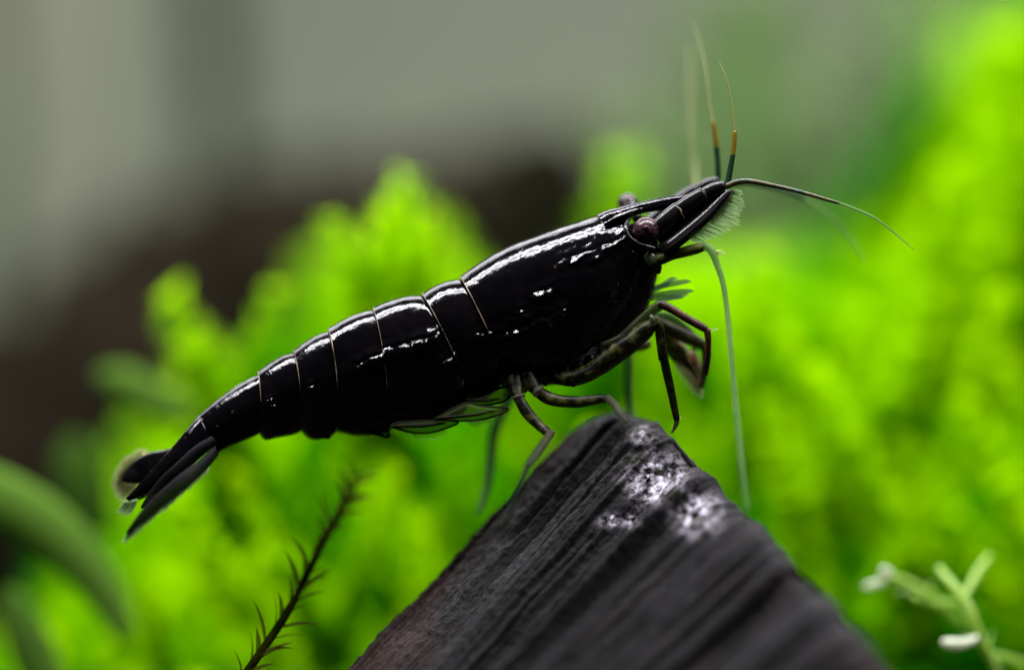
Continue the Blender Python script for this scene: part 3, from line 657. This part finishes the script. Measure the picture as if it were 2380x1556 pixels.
# antennal scale with bristles
scale_o = part('antennal_scale', blade_loft([(1528, 568, 1548, 598, 13, -0.14), (1552, 556, 1568, 584, 14, -0.16), (1590, 527, 1612, 549, 13, -0.17), (1636, 489, 1655, 508, 11, -0.17), (1676, 452, 1690, 464, 7, -0.16), (1694, 440, 1699, 444, 3, -0.16)], 20, 0.5), M['dark'], label='near black blade beside the eye, fringed with bristles')
part('inner_blade', blade_loft([(1520, 545, 1545, 585, 8, -0.10), (1570, 510, 1590, 550, 8, -0.11), (1630, 465, 1645, 498, 7, -0.11), (1686, 440, 1692, 452, 3, -0.11)], 16), M['dark'], scale_o)
def bristles(base, tips, n, r0, r1, seed, jit=3.0, curve=4):
    rg = random.Random(seed); out = []
    for k in range(n):
        t = (k + rg.random()) / n * (len(base) - 1); i = min(int(t), len(base) - 2); q = t - i
        a = [base[i][c] + (base[i + 1][c] - base[i][c]) * q for c in range(3)]; b = [tips[i][c] + (tips[i + 1][c] - tips[i][c]) * q for c in range(3)]
        b[0] += rg.uniform(-jit, jit); b[1] += rg.uniform(-jit, jit); s = rg.uniform(.75, 1.08)
        b = [a[c] + (b[c] - a[c]) * s for c in range(3)]
        m_ = [(a[c] + b[c]) / 2 for c in range(3)]; m_[0] += rg.uniform(0, curve)
        out.append(tube_mesh([(*a, r0), (*m_, (r0 + r1) / 2), (*b, r1)], 2, 4))
    return join(out)
part('bristle_fringe', bristles([(1697, 444, -.15), (1688, 466, -.15), (1665, 498, -.15), (1630, 530, -.15), (1600, 552, -.15)],
                                [(1722, 440, -.13), (1726, 482, -.13), (1714, 520, -.13), (1676, 548, -.13), (1628, 572, -.13)], 130, 1.5, 0.6, 4), M['fringe'], scale_o)['kind'] = 'stuff'
part('bristle_root', bristles([(1697, 442, -.15), (1690, 464, -.15), (1672, 490, -.15), (1650, 512, -.15)], [(1708, 444, -.14), (1702, 470, -.14), (1684, 500, -.14), (1656, 522, -.14)], 60, 1.7, 0.6, 9), M['fringe_warm'], scale_o)['kind'] = 'stuff'
# antenna with a green base and long pale whip
ab = part('antenna', tube_mesh([(1520, 604, -0.12, 16), (1540, 600, -0.14, 14), (1560, 593, -0.15, 12), (1590, 585, -0.16, 12.5), (1618, 578, -0.17, 12.5), (1634, 574, -0.17, 10)], 5, 14), plain('green_antenna_base', (0.008, 0.014, 0.006), 0.35, 0.25, trans=0.35, var=(0.09, 0.11, 0.018), scale=18), label='mottled green antenna base reaching forward from the jaw')
whip = part('whip', tube_mesh([(1634, 572, -0.17, 10), (1646, 575, -0.18, 10), (1656, 588, -0.19, 9), (1668, 618, -0.2, 7.5), (1681, 660, -0.22, 6.5), (1691, 730, -0.26, 6), (1697, 800, -0.32, 6), (1706, 900, -0.40, 5.5), (1716, 1000, -0.5, 5), (1725, 1090, -0.6, 4.5), (1738, 1190, -0.7, 3)], 6, 10), M['antenna_pale'], ab)
part('joint_bristle', bristles([(1660, 584, -.19), (1664, 590, -.19)], [(1682, 578, -.2), (1686, 592, -.2)], 7, 1.0, 0.4, 3), M['fringe_warm'], ab)['kind'] = 'stuff'
far_whip = part('antenna', tube_mesh([(1618, 470, 0.3, 5), (1616, 400, 0.62, 5), (1608, 300, 0.7, 4.5), (1606, 190, 0.8, 3.5), (1606, 110, 0.9, 2)], 6, 8), M['feeler_tip'], label='very faint blurred antenna rising behind the head')
# jaw plate below the antenna
part('jaw', tube_mesh([(1508, 590, -0.12, 14), (1518, 606, -0.13, 16), (1526, 622, -0.12, 13), (1531, 634, -0.11, 6)], 5, 14), plain('green_jaw', (0.012, 0.02, 0.01), 0.3, 0.5, trans=0.3, var=(0.05, 0.07, 0.02), scale=14))
# mouth limbs: thin clear blades fanning out in front of the chest
for k, (x0, y0, x1, y1, yy) in enumerate(((1520, 668, 1606, 654, -.02), (1518, 676, 1574, 648, 0), (1516, 686, 1612, 676, -.05), (1512, 694, 1590, 690, -.04), (1530, 700, 1600, 684, 0.02))):
    part('mouth_limb', tube_mesh([(x0, y0, yy, 5), ((x0 + x1) / 2, (y0 + y1) / 2 - 2, yy, 6.5), (x1 - 12, y1, yy, 5), (x1, y1, yy, 1)], 4, 8, 0.3), M['mouth'])

# walking legs
def leg(path, m, label, flat=0.8, sub=5, extra=None):
    o = part('leg', tube_mesh(path, sub, 12, flat, 0.10), m, label=label)
    return o
l1 = leg([(1400, 806, -.12, 12), (1440, 790, -.13, 13), (1480, 755, -.14, 13), (1515, 722, -.15, 12), (1536, 708, -.16, 12)], M['coxa'], 'clear grey front leg folded against the carapace edge')
part('shin', tube_mesh([(1534, 706, -.16, 10), (1560, 718, -.17, 9.5), (1600, 742, -.18, 9.5), (1632, 760, -.19, 9.5), (1643, 768, -.19, 7)], 5, 12), M['leg_brown'], l1)
part('foot', tube_mesh([(1643, 766, -.19, 8), (1646, 790, -.19, 7.5), (1645, 820, -.18, 7), (1643, 845, -.17, 6), (1641, 872, -.15, 2.5)], 5, 12), M['leg_brown'], l1)
part('joint_bristle', bristles([(1645, 764, -.19), (1648, 768, -.19)], [(1668, 762, -.2), (1666, 768, -.2)], 6, .9, .4, 5), M['fringe_warm'], l1)['kind'] = 'stuff'
l2 = leg([(1286, 878, -.10, 14), (1306, 880, -.11, 16), (1330, 880, -.13, 18), (1369, 866, -.15, 20), (1400, 845, -.16, 22), (1455, 803, -.17, 24), (1500, 767, -.18, 21), (1519, 748, -.18, 11)], M['leg'], 'thick dark mottled leg bent up beside the chest')
part('shin', tube_mesh([(1520, 738, -.18, 9), (1530, 752, -.18, 11), (1536, 792, -.18, 11.5), (1541, 826, -.17, 12), (1544, 838, -.17, 10.5), (1550, 865, -.16, 10.5), (1560, 910, -.15, 9.5), (1568, 950, -.14, 8.5), (1573, 974, -.13, 7.5)], 5, 12), M['leg'], l2)
part('claw', tube_mesh([(1573, 970, -.13, 7), (1572, 984, -.12, 6), (1567, 996, -.11, 4), (1561, 1006, -.10, 1.5)], 5, 10), M['leg_pale'], l2)
part('joint', tube_mesh([(1512, 732, -.19, 4), (1517, 742, -.20, 6.5), (1522, 754, -.20, 5)], 4, 8), M['coxa'], l2)
part('claw_bristle', bristles([(1574, 966, -.13), (1578, 974, -.13)], [(1584, 968, -.14), (1584, 976, -.14)], 6, .8, .4, 6), M['fringe_warm'], l2)['kind'] = 'stuff'
l3 = leg([(1222, 872, -.10, 20), (1236, 892, -.12, 18), (1250, 908, -.14, 13.5), (1270, 922, -.15, 15.5), (1300, 931, -.17, 15), (1345, 933, -.18, 14), (1385, 928, -.2, 12), (1412, 926, -.22, 9)], M['leg'], 'dark banded leg reaching level to the top of the stump')
part('shin', tube_mesh([(1412, 924, -.22, 10), (1428, 940, -.28, 9), (1442, 962, -.33, 8.5), (1458, 984, -.36, 6)], 5, 10), M['leg_pale'], l3)
l4 = leg([(1194, 876, -.10, 19), (1199, 898, -.12, 18), (1204, 922, -.15, 13), (1222, 953, -.17, 14), (1246, 981, -.19, 12.5), (1270, 1002, -.22, 11), (1282, 1010, -.24, 8.5)], M['leg'], 'dark banded leg slanting down to the side of the stump')
part('shin', tube_mesh([(1280, 1006, -.24, 10), (1262, 1034, -.32, 11), (1244, 1060, -.38, 11), (1228, 1082, -.43, 9)], 5, 10), M['leg_pale'], l4)
part('foot', tube_mesh([(1229, 1078, -.43, 7), (1214, 1115, -.46, 6.5), (1198, 1155, -.48, 6), (1176, 1215, -.5, 5), (1157, 1258, -.5, 2.5)], 5, 10), M['far_leg'], l4)
l5 = leg([(1190, 890, .1, 14), (1182, 925, .3, 13), (1164, 965, .45, 13), (1150, 1000, .5, 13), (1142, 1060, .5, 11), (1132, 1130, .45, 8), (1118, 1175, .4, 5), (1108, 1192, .36, 3)], M['far_leg'], 'blurred grey-green far leg standing behind the stump')
l6 = leg([(1440, 800, .2, 12), (1460, 815, .4, 12), (1464, 850, .5, 12), (1464, 900, .5, 11), (1466, 950, .5, 10), (1470, 985, .45, 7)], M['far_leg'], 'blurred far leg dropping behind the thick mottled leg')
# far claw-bearing legs, mottled with rusty and white tips
l7 = leg([(1510, 742, .06, 14), (1545, 760, .08, 15), (1580, 776, .09, 16), (1612, 790, .1, 15), (1638, 806, .1, 11), (1642, 835, .1, 10), (1638, 868, .1, 8), (1630, 900, .1, 5)], M['leg'], 'dark far foreleg curled in front of the chest')
cl = part('claw_arm', tube_mesh([(1542, 770, .12, 12), (1558, 792, .14, 22), (1578, 822, .15, 25), (1596, 848, .15, 18)], 5, 14, .7, .5), M['chela'], l7)
part('claw', tube_mesh([(1588, 835, .13, 12), (1600, 856, .13, 13), (1614, 880, .13, 11), (1630, 905, .12, 5)], 5, 10, .7, .5), M['chela'], cl)
part('claw', tube_mesh([(1606, 822, .16, 12), (1620, 848, .16, 12), (1630, 876, .15, 10), (1634, 898, .14, 4)], 5, 10, .7, .5), M['chela'], cl)
part('claw_tuft', bristles([(1580, 832, .12), (1600, 856, .12), (1616, 884, .12), (1630, 900, .12)], [(1572, 858, .1), (1590, 884, .1), (1608, 908, .1), (1634, 922, .1)], 90, 1.8, .7, 31, 6), M['fringe_warm'], cl)['kind'] = 'stuff'
l8 = leg([(1525, 735, .15, 12), (1556, 738, .2, 12), (1582, 752, .22, 11), (1606, 772, .22, 9), (1616, 796, .22, 8), (1608, 830, .22, 7)], M['far_leg'], 'faint far foreleg looped behind the brown shin')
l9 = leg([(1420, 800, .05, 12), (1460, 805, .1, 13), (1500, 800, .14, 13), (1512, 798, .14, 6)], M['chela'], 'pale mottled stub of a far foreleg behind the thick leg')
# pale knees
for par, (x, y, z, r, ang) in ((l3, (1251, 908, -.15, 15, 42)), (l3, (1411, 926, -.225, 10.5, 20)), (l4, (1205, 922, -.15, 14.5, 75)), (l4, (1280, 1009, -.24, 10, 45)), (l2, (1542, 832, -.172, 10.8, 80)), (l2, (1330, 881, -.13, 17.5, -10))):
    cx, cz = math.cos(math.radians(ang)), math.sin(math.radians(ang))
    part('knee', tube_mesh([(x - cx * 5, y - cz * 5, z, r * .9), (x - cx * 2, y - cz * 2, z, r * 1.06), (x + cx * 2, y + cz * 2, z, r * 1.06), (x + cx * 5, y + cz * 5, z, r * .9)], 3, 12, .8, .15), M['leg_pale'], par)
# clear leg roots under the carapace
for k, (x, y, r) in enumerate(((1172, 884, 17), (1196, 890, 19), (1214, 896, 16), (1236, 884, 20), (1262, 880, 15), (1284, 872, 15), (1312, 868, 14), (1345, 858, 14), (1372, 842, 13), (1400, 822, 13))):
    part('leg_root', tube_mesh([(x - 4, y - 26, -.06, r), (x, y - 8, -.08, r), (x + 4, y + 6, -.09, r * .75), (x + 7, y + 14, -.09, r * .4)], 4, 10, .8, .2), M['coxa'])
# swimmerets: clear leaf blades with dark rims below the tail plates
def swimmeret(outline, y, label=None):
    pts2 = catmull([(*p,) for p in outline] + [outline[0]], 6)[:-1]
    n = len(pts2); c = Vector((sum(p[0] for p in pts2) / n, sum(p[1] for p in pts2) / n)); V, F = [], []
    for s in (-1, 1):
        for fr in (1.0, 0.6):
            for p in pts2: V.append(P(c.x + (p[0] - c.x) * fr, c.y + (p[1] - c.y) * fr, y + s * (0.004 if fr == 1 else 0.016)))
        V.append(P(c.x, c.y, y + s * 0.02))
    blk = 2 * n + 1
    for s in (0, 1):
        o = s * blk
        for k in range(n):
            k2 = (k + 1) % n; q = (o + k, o + k2, o + n + k2, o + n + k); t = (o + n + k, o + n + k2, o + 2 * n)
            F.append(q if s == 0 else q[::-1]); F.append(t if s == 0 else t[::-1])
    for k in range(n): k2 = (k + 1) % n; F.append((k, blk + k, blk + k2, k2))
    o = part('swimmeret', (V, F), M['membrane'], label=label)
    loop = [P(p[0], p[1], y) for p in pts2]; loop.append(loop[0])
    part('rim', tube_world(loop, [R(2.6) * (1 + .4 * noise.noise(p * 8)) for p in loop], 6), M['membrane_rim'], o)
    a, b = outline[0], outline[len(outline) // 2]
    part('vein', tube_mesh([(a[0], a[1], y - .01, 3.5), ((a[0] + b[0]) / 2, (a[1] + b[1]) / 2 + 3, y - .018, 4.5), (a[0] * .2 + b[0] * .8, a[1] * .2 + b[1] * .8, y - .012, 2)], 5, 6), M['membrane_rim'], o)
    return o
s1 = swimmeret([(1010, 972), (1050, 976), (1096, 977), (1141, 969), (1182, 950), (1123, 943), (1085, 936), (1050, 950)], -.12, 'clear green swimmeret blade in front of the others')
s2 = swimmeret([(908, 990), (948, 1002), (985, 1006), (1024, 999), (1066, 981), (1028, 976), (975, 978), (925, 982)], -.11, 'clear green swimmeret blade under the second plate')
swimmeret([(1080, 930), (1110, 940), (1150, 938), (1182, 925), (1186, 905), (1165, 900), (1130, 915)], -.08, 'brownish swimmeret root beside the legs')
swimmeret([(840, 994), (868, 1006), (890, 1014), (903, 1015), (904, 1003), (890, 988), (860, 984)], -.02, 'dark swimmeret tip under the third plate')
swimmeret([(726, 1006), (745, 1014), (764, 1017), (767, 1008), (755, 998), (735, 996)], -.01, 'dark swimmeret tip under the fourth plate')
part('swimmeret_bristle', bristles([(925, 996, -.11), (985, 1006, -.11), (1030, 998, -.11)], [(950, 1018, -.12), (1010, 1024, -.12), (1044, 1008, -.12)], 40, .55, .3, 12), M['fringe'], s2)['kind'] = 'stuff'
part('swimmeret_bristle', bristles([(1080, 978, -.11), (1130, 972, -.11)], [(1104, 994, -.12), (1150, 982, -.12)], 26, .55, .3, 13), M['fringe'], s1)['kind'] = 'stuff'

# tail fan
tel = part('telson', blade_loft([(462, 965, 500, 1040, 26, -.04), (440, 990, 480, 1052, 26, -.05), (402, 1036, 440, 1085, 22, -.06), (360, 1082, 392, 1120, 18, -.06), (325, 1122, 345, 1146, 13, -.06), (292, 1158, 300, 1164, 5, -.06)], 24), M['shell'])
u1 = part('tail_fin', blade_loft([(420, 1036, 440, 1080, 8, .0), (385, 1044, 410, 1100, 8, .03), (345, 1052, 372, 1118, 7, .05), (312, 1070, 335, 1124, 6, .06), (290, 1094, 302, 1123, 5, .06), (281, 1113, 285, 1119, 2, .06)], 20), M['dark'], label='far black tail fin with a pale bristle fringe')
part('fin_mark', tube_mesh([(334, 1052, .10, 2.2), (337, 1062, .095, 2.8), (344, 1072, .10, 2)], 4, 8), plain('yellow_mark', (0.55, 0.42, 0.10), 0.4, 0.5, var=(0.62, 0.58, 0.30), scale=20), u1)
part('fin_fringe', bristles([(345, 1053, .12), (310, 1074, .13), (290, 1096, .13), (283, 1116, .14), (300, 1122, .14), (322, 1122, .14)], [(332, 1040, .12), (290, 1062, .13), (268, 1096, .13), (263, 1128, .14), (272, 1150, .14), (288, 1165, .14)], 170, 1.9, .8, 17, 4), M['fringe_warm'], u1)['kind'] = 'stuff'
u2 = part('tail_fin', blade_loft([(430, 1035, 450, 1080, 10, 0), (385, 1072, 412, 1112, 9, .02), (345, 1108, 370, 1140, 8, .02), (316, 1140, 332, 1158, 6, .02), (312, 1160, 318, 1163, 3, .02)], 18), M['dark'], label='narrow black inner tail fin')
part('fin_fringe', bristles([(288, 1164, -.02), (305, 1162, -.02), (320, 1160, 0)], [(272, 1188, -.02), (288, 1196, -.02), (304, 1192, 0)], 60, 1.6, .6, 18, 3), M['fringe'], u2)['kind'] = 'stuff'
u3 = part('tail_fin', blade_loft([(500, 1034, 508, 1056, 10, -.14), (468, 1064, 484, 1086, 10, -.2), (422, 1098, 446, 1122, 10, -.26), (378, 1136, 402, 1158, 9, -.29), (335, 1178, 356, 1194, 7, -.31), (305, 1218, 317, 1226, 4, -.32), (292, 1238, 297, 1240, 2, -.32)], 20), M['uropod'], label='near grey-black tail fin, out of focus')
u4 = part('tail_fin', blade_loft([(492, 1012, 506, 1030, 10, -.12), (452, 1036, 470, 1056, 10, -.15), (412, 1072, 432, 1098, 10, -.17), (372, 1110, 392, 1136, 9, -.17), (345, 1146, 358, 1162, 6, -.17), (326, 1178, 332, 1182, 2, -.17)], 20), M['uropod'], label='near inner tail fin lying against the telson')
part('fin_fringe', bristles([(484, 1084, -.2), (444, 1120, -.26), (398, 1157, -.29), (352, 1194, -.31), (312, 1226, -.32), (295, 1238, -.32)], [(486, 1094, -.2), (434, 1138, -.26), (384, 1182, -.29), (336, 1222, -.31), (304, 1250, -.32), (286, 1258, -.32)], 220, 1.7, .6, 19, 4), M['fringe'], u3)['kind'] = 'stuff'

# ------------------------------------------------------------------ near sprigs
def leaf_geo(L, wd, cup=0.12):
    V, F = [], []; n = 6
    for i in range(n + 1):
        t = i / n; hw = wd * math.sin(math.pi * min(1, t * 0.92 + 0.08)) ** 0.8 * (1 - t * .35) if i < n else 0.001
        z = cup * L * math.sin(t * 2.2)
        V += [Vector((L * t, -hw, z + hw * .3)), Vector((L * t, 0, z)), Vector((L * t, hw, z + hw * .3))]
    for i in range(n):
        a = i * 3
        F += [(a, a + 1, a + 4, a + 3), (a + 1, a + 2, a + 5, a + 4)]
    return V, F
def sprig(name, label, path, leaves, m_st, m_lf, cat='moss', frac=0.9):
    e = empty(name, P(*path[0][:3])); b = e.location.copy()
    v, f = tube_mesh(path, 10, 8, 1, .2); link('stem', [p - b for p in v], f, m_st, e)
    rows = catmull(path, 20); pts = [P(*r[:3]) - b for r in rows]
    meshes = {}
    for (t, side, ang, L, wd, spin, mm) in leaves:
        k = min(int(t * (len(pts) - 2)), len(pts) - 2); p = pts[k]; ax = (pts[k + 1] - pts[k]).normalized()
        out = Vector((0, 1, 0)).cross(ax).normalized() * side; out = (out + Vector((0, spin, 0))).normalized()
        x = (ax * math.cos(ang) + out * math.sin(ang)).normalized(); zz = (ax * math.sin(ang) - out * math.cos(ang)); y = zz.cross(x).normalized(); zz = x.cross(y)
        key = (round(L, 2), round(wd, 3), mm)
        if key not in meshes:
            lv, lf = leaf_geo(L, wd); me = bpy.data.meshes.new('leaf'); me.from_pydata([tuple(q) for q in lv], [], lf)
            me.polygons.foreach_set('use_smooth', [True] * len(me.polygons)); me.materials.append(M[mm]); meshes[key] = me
        o = bpy.data.objects.new('leaf', meshes[key]); sc.collection.objects.link(o); o.parent = e
        o.matrix_local = Matrix.Translation(p) @ Matrix((x, y, zz)).transposed().to_4x4()
    return tag(e, label, cat)
rg = random.Random(5)
lv = []
for k in range(46):
    t = 0.01 + 0.97 * k / 46
    lv.append((t, 1 if k % 2 else -1, rg.uniform(.55, .95), round(rg.uniform(.12, .20) * (1 - .35 * t), 2), 0.017, rg.uniform(-.9, .9), 'sprig_leaf'))
sprig('moss_sprig', 'thin dark olive moss sprig with spiky leaves rising left of the stump',
      [(530, 1660, -.2, 10), (575, 1560, -.1, 10), (630, 1480, -.02, 9.5), (680, 1400, 0.08, 9.5), (715, 1330, 0.18, 9), (748, 1260, 0.3, 9.5), (790, 1190, 0.42, 10), (815, 1140, 0.52, 9), (832, 1095, 0.6, 4)], lv, M['sprig_dark'], M['sprig_leaf'])
def add_branches(e, m, paths, name='branch'):
    b = e.location
    for p in paths:
        v, f = tube_mesh(p, 6, 10, .7, .3); link(name, [q - b for q in v], f, m[0] if isinstance(m, tuple) else m, e)
e = sprig('moss_sprig', 'pale yellow-green moss sprig with a white leaf tip beside the stump\'s sloping edge',
      [(2350, 1640, .62, 8), (2310, 1540, .6, 9), (2284, 1500, .58, 11), (2268, 1462, .56, 14), (2250, 1415, .56, 14), (2222, 1370, .58, 12), (2196, 1338, .62, 10), (2182, 1318, .66, 7)],
      [(0.2, 1, .9, .10, .02, .3, 'sprig_pale'), (0.3, -1, .8, .10, .02, .2, 'sprig_pale')], M['sprig_pale'], M['sprig_pale'])
add_branches(e, M['sprig_pale'], [[(2238, 1390, .58, 8), (2262, 1350, .66, 9), (2284, 1312, .74, 9), (2300, 1288, .8, 5)], [(2296, 1520, .6, 7), (2340, 1530, .7, 9), (2390, 1545, .8, 8)], [(2250, 1400, .6, 6), (2180, 1400, .8, 8), (2120, 1380, .9, 8)]])
add_branches(e, M['sprig_white'], [[(2272, 1480, .5, 6), (2245, 1492, .48, 10), (2215, 1494, .46, 12), (2190, 1490, .46, 6)]], 'white_leaf')
e = sprig('moss_sprig', 'small green moss sprig ending in two pale round leaf tips',
      [(2240, 1450, 1.0, 8), (2180, 1395, .9, 9), (2130, 1365, .8, 10), (2090, 1345, .75, 9), (2062, 1340, .7, 7)],
      [(0.5, -1, .7, .1, .02, .2, 'sprig_pale'), (0.3, 1, .7, .1, .02, -.2, 'sprig_pale')], M['sprig_pale'], M['sprig_pale'])
add_branches(e, M['sprig_white'], [[(2066, 1342, .7, 7), (2060, 1332, .68, 13), (2050, 1322, .66, 8)], [(2060, 1350, .7, 6), (2035, 1356, .7, 9), (2010, 1362, .72, 7)]], 'white_leaf')
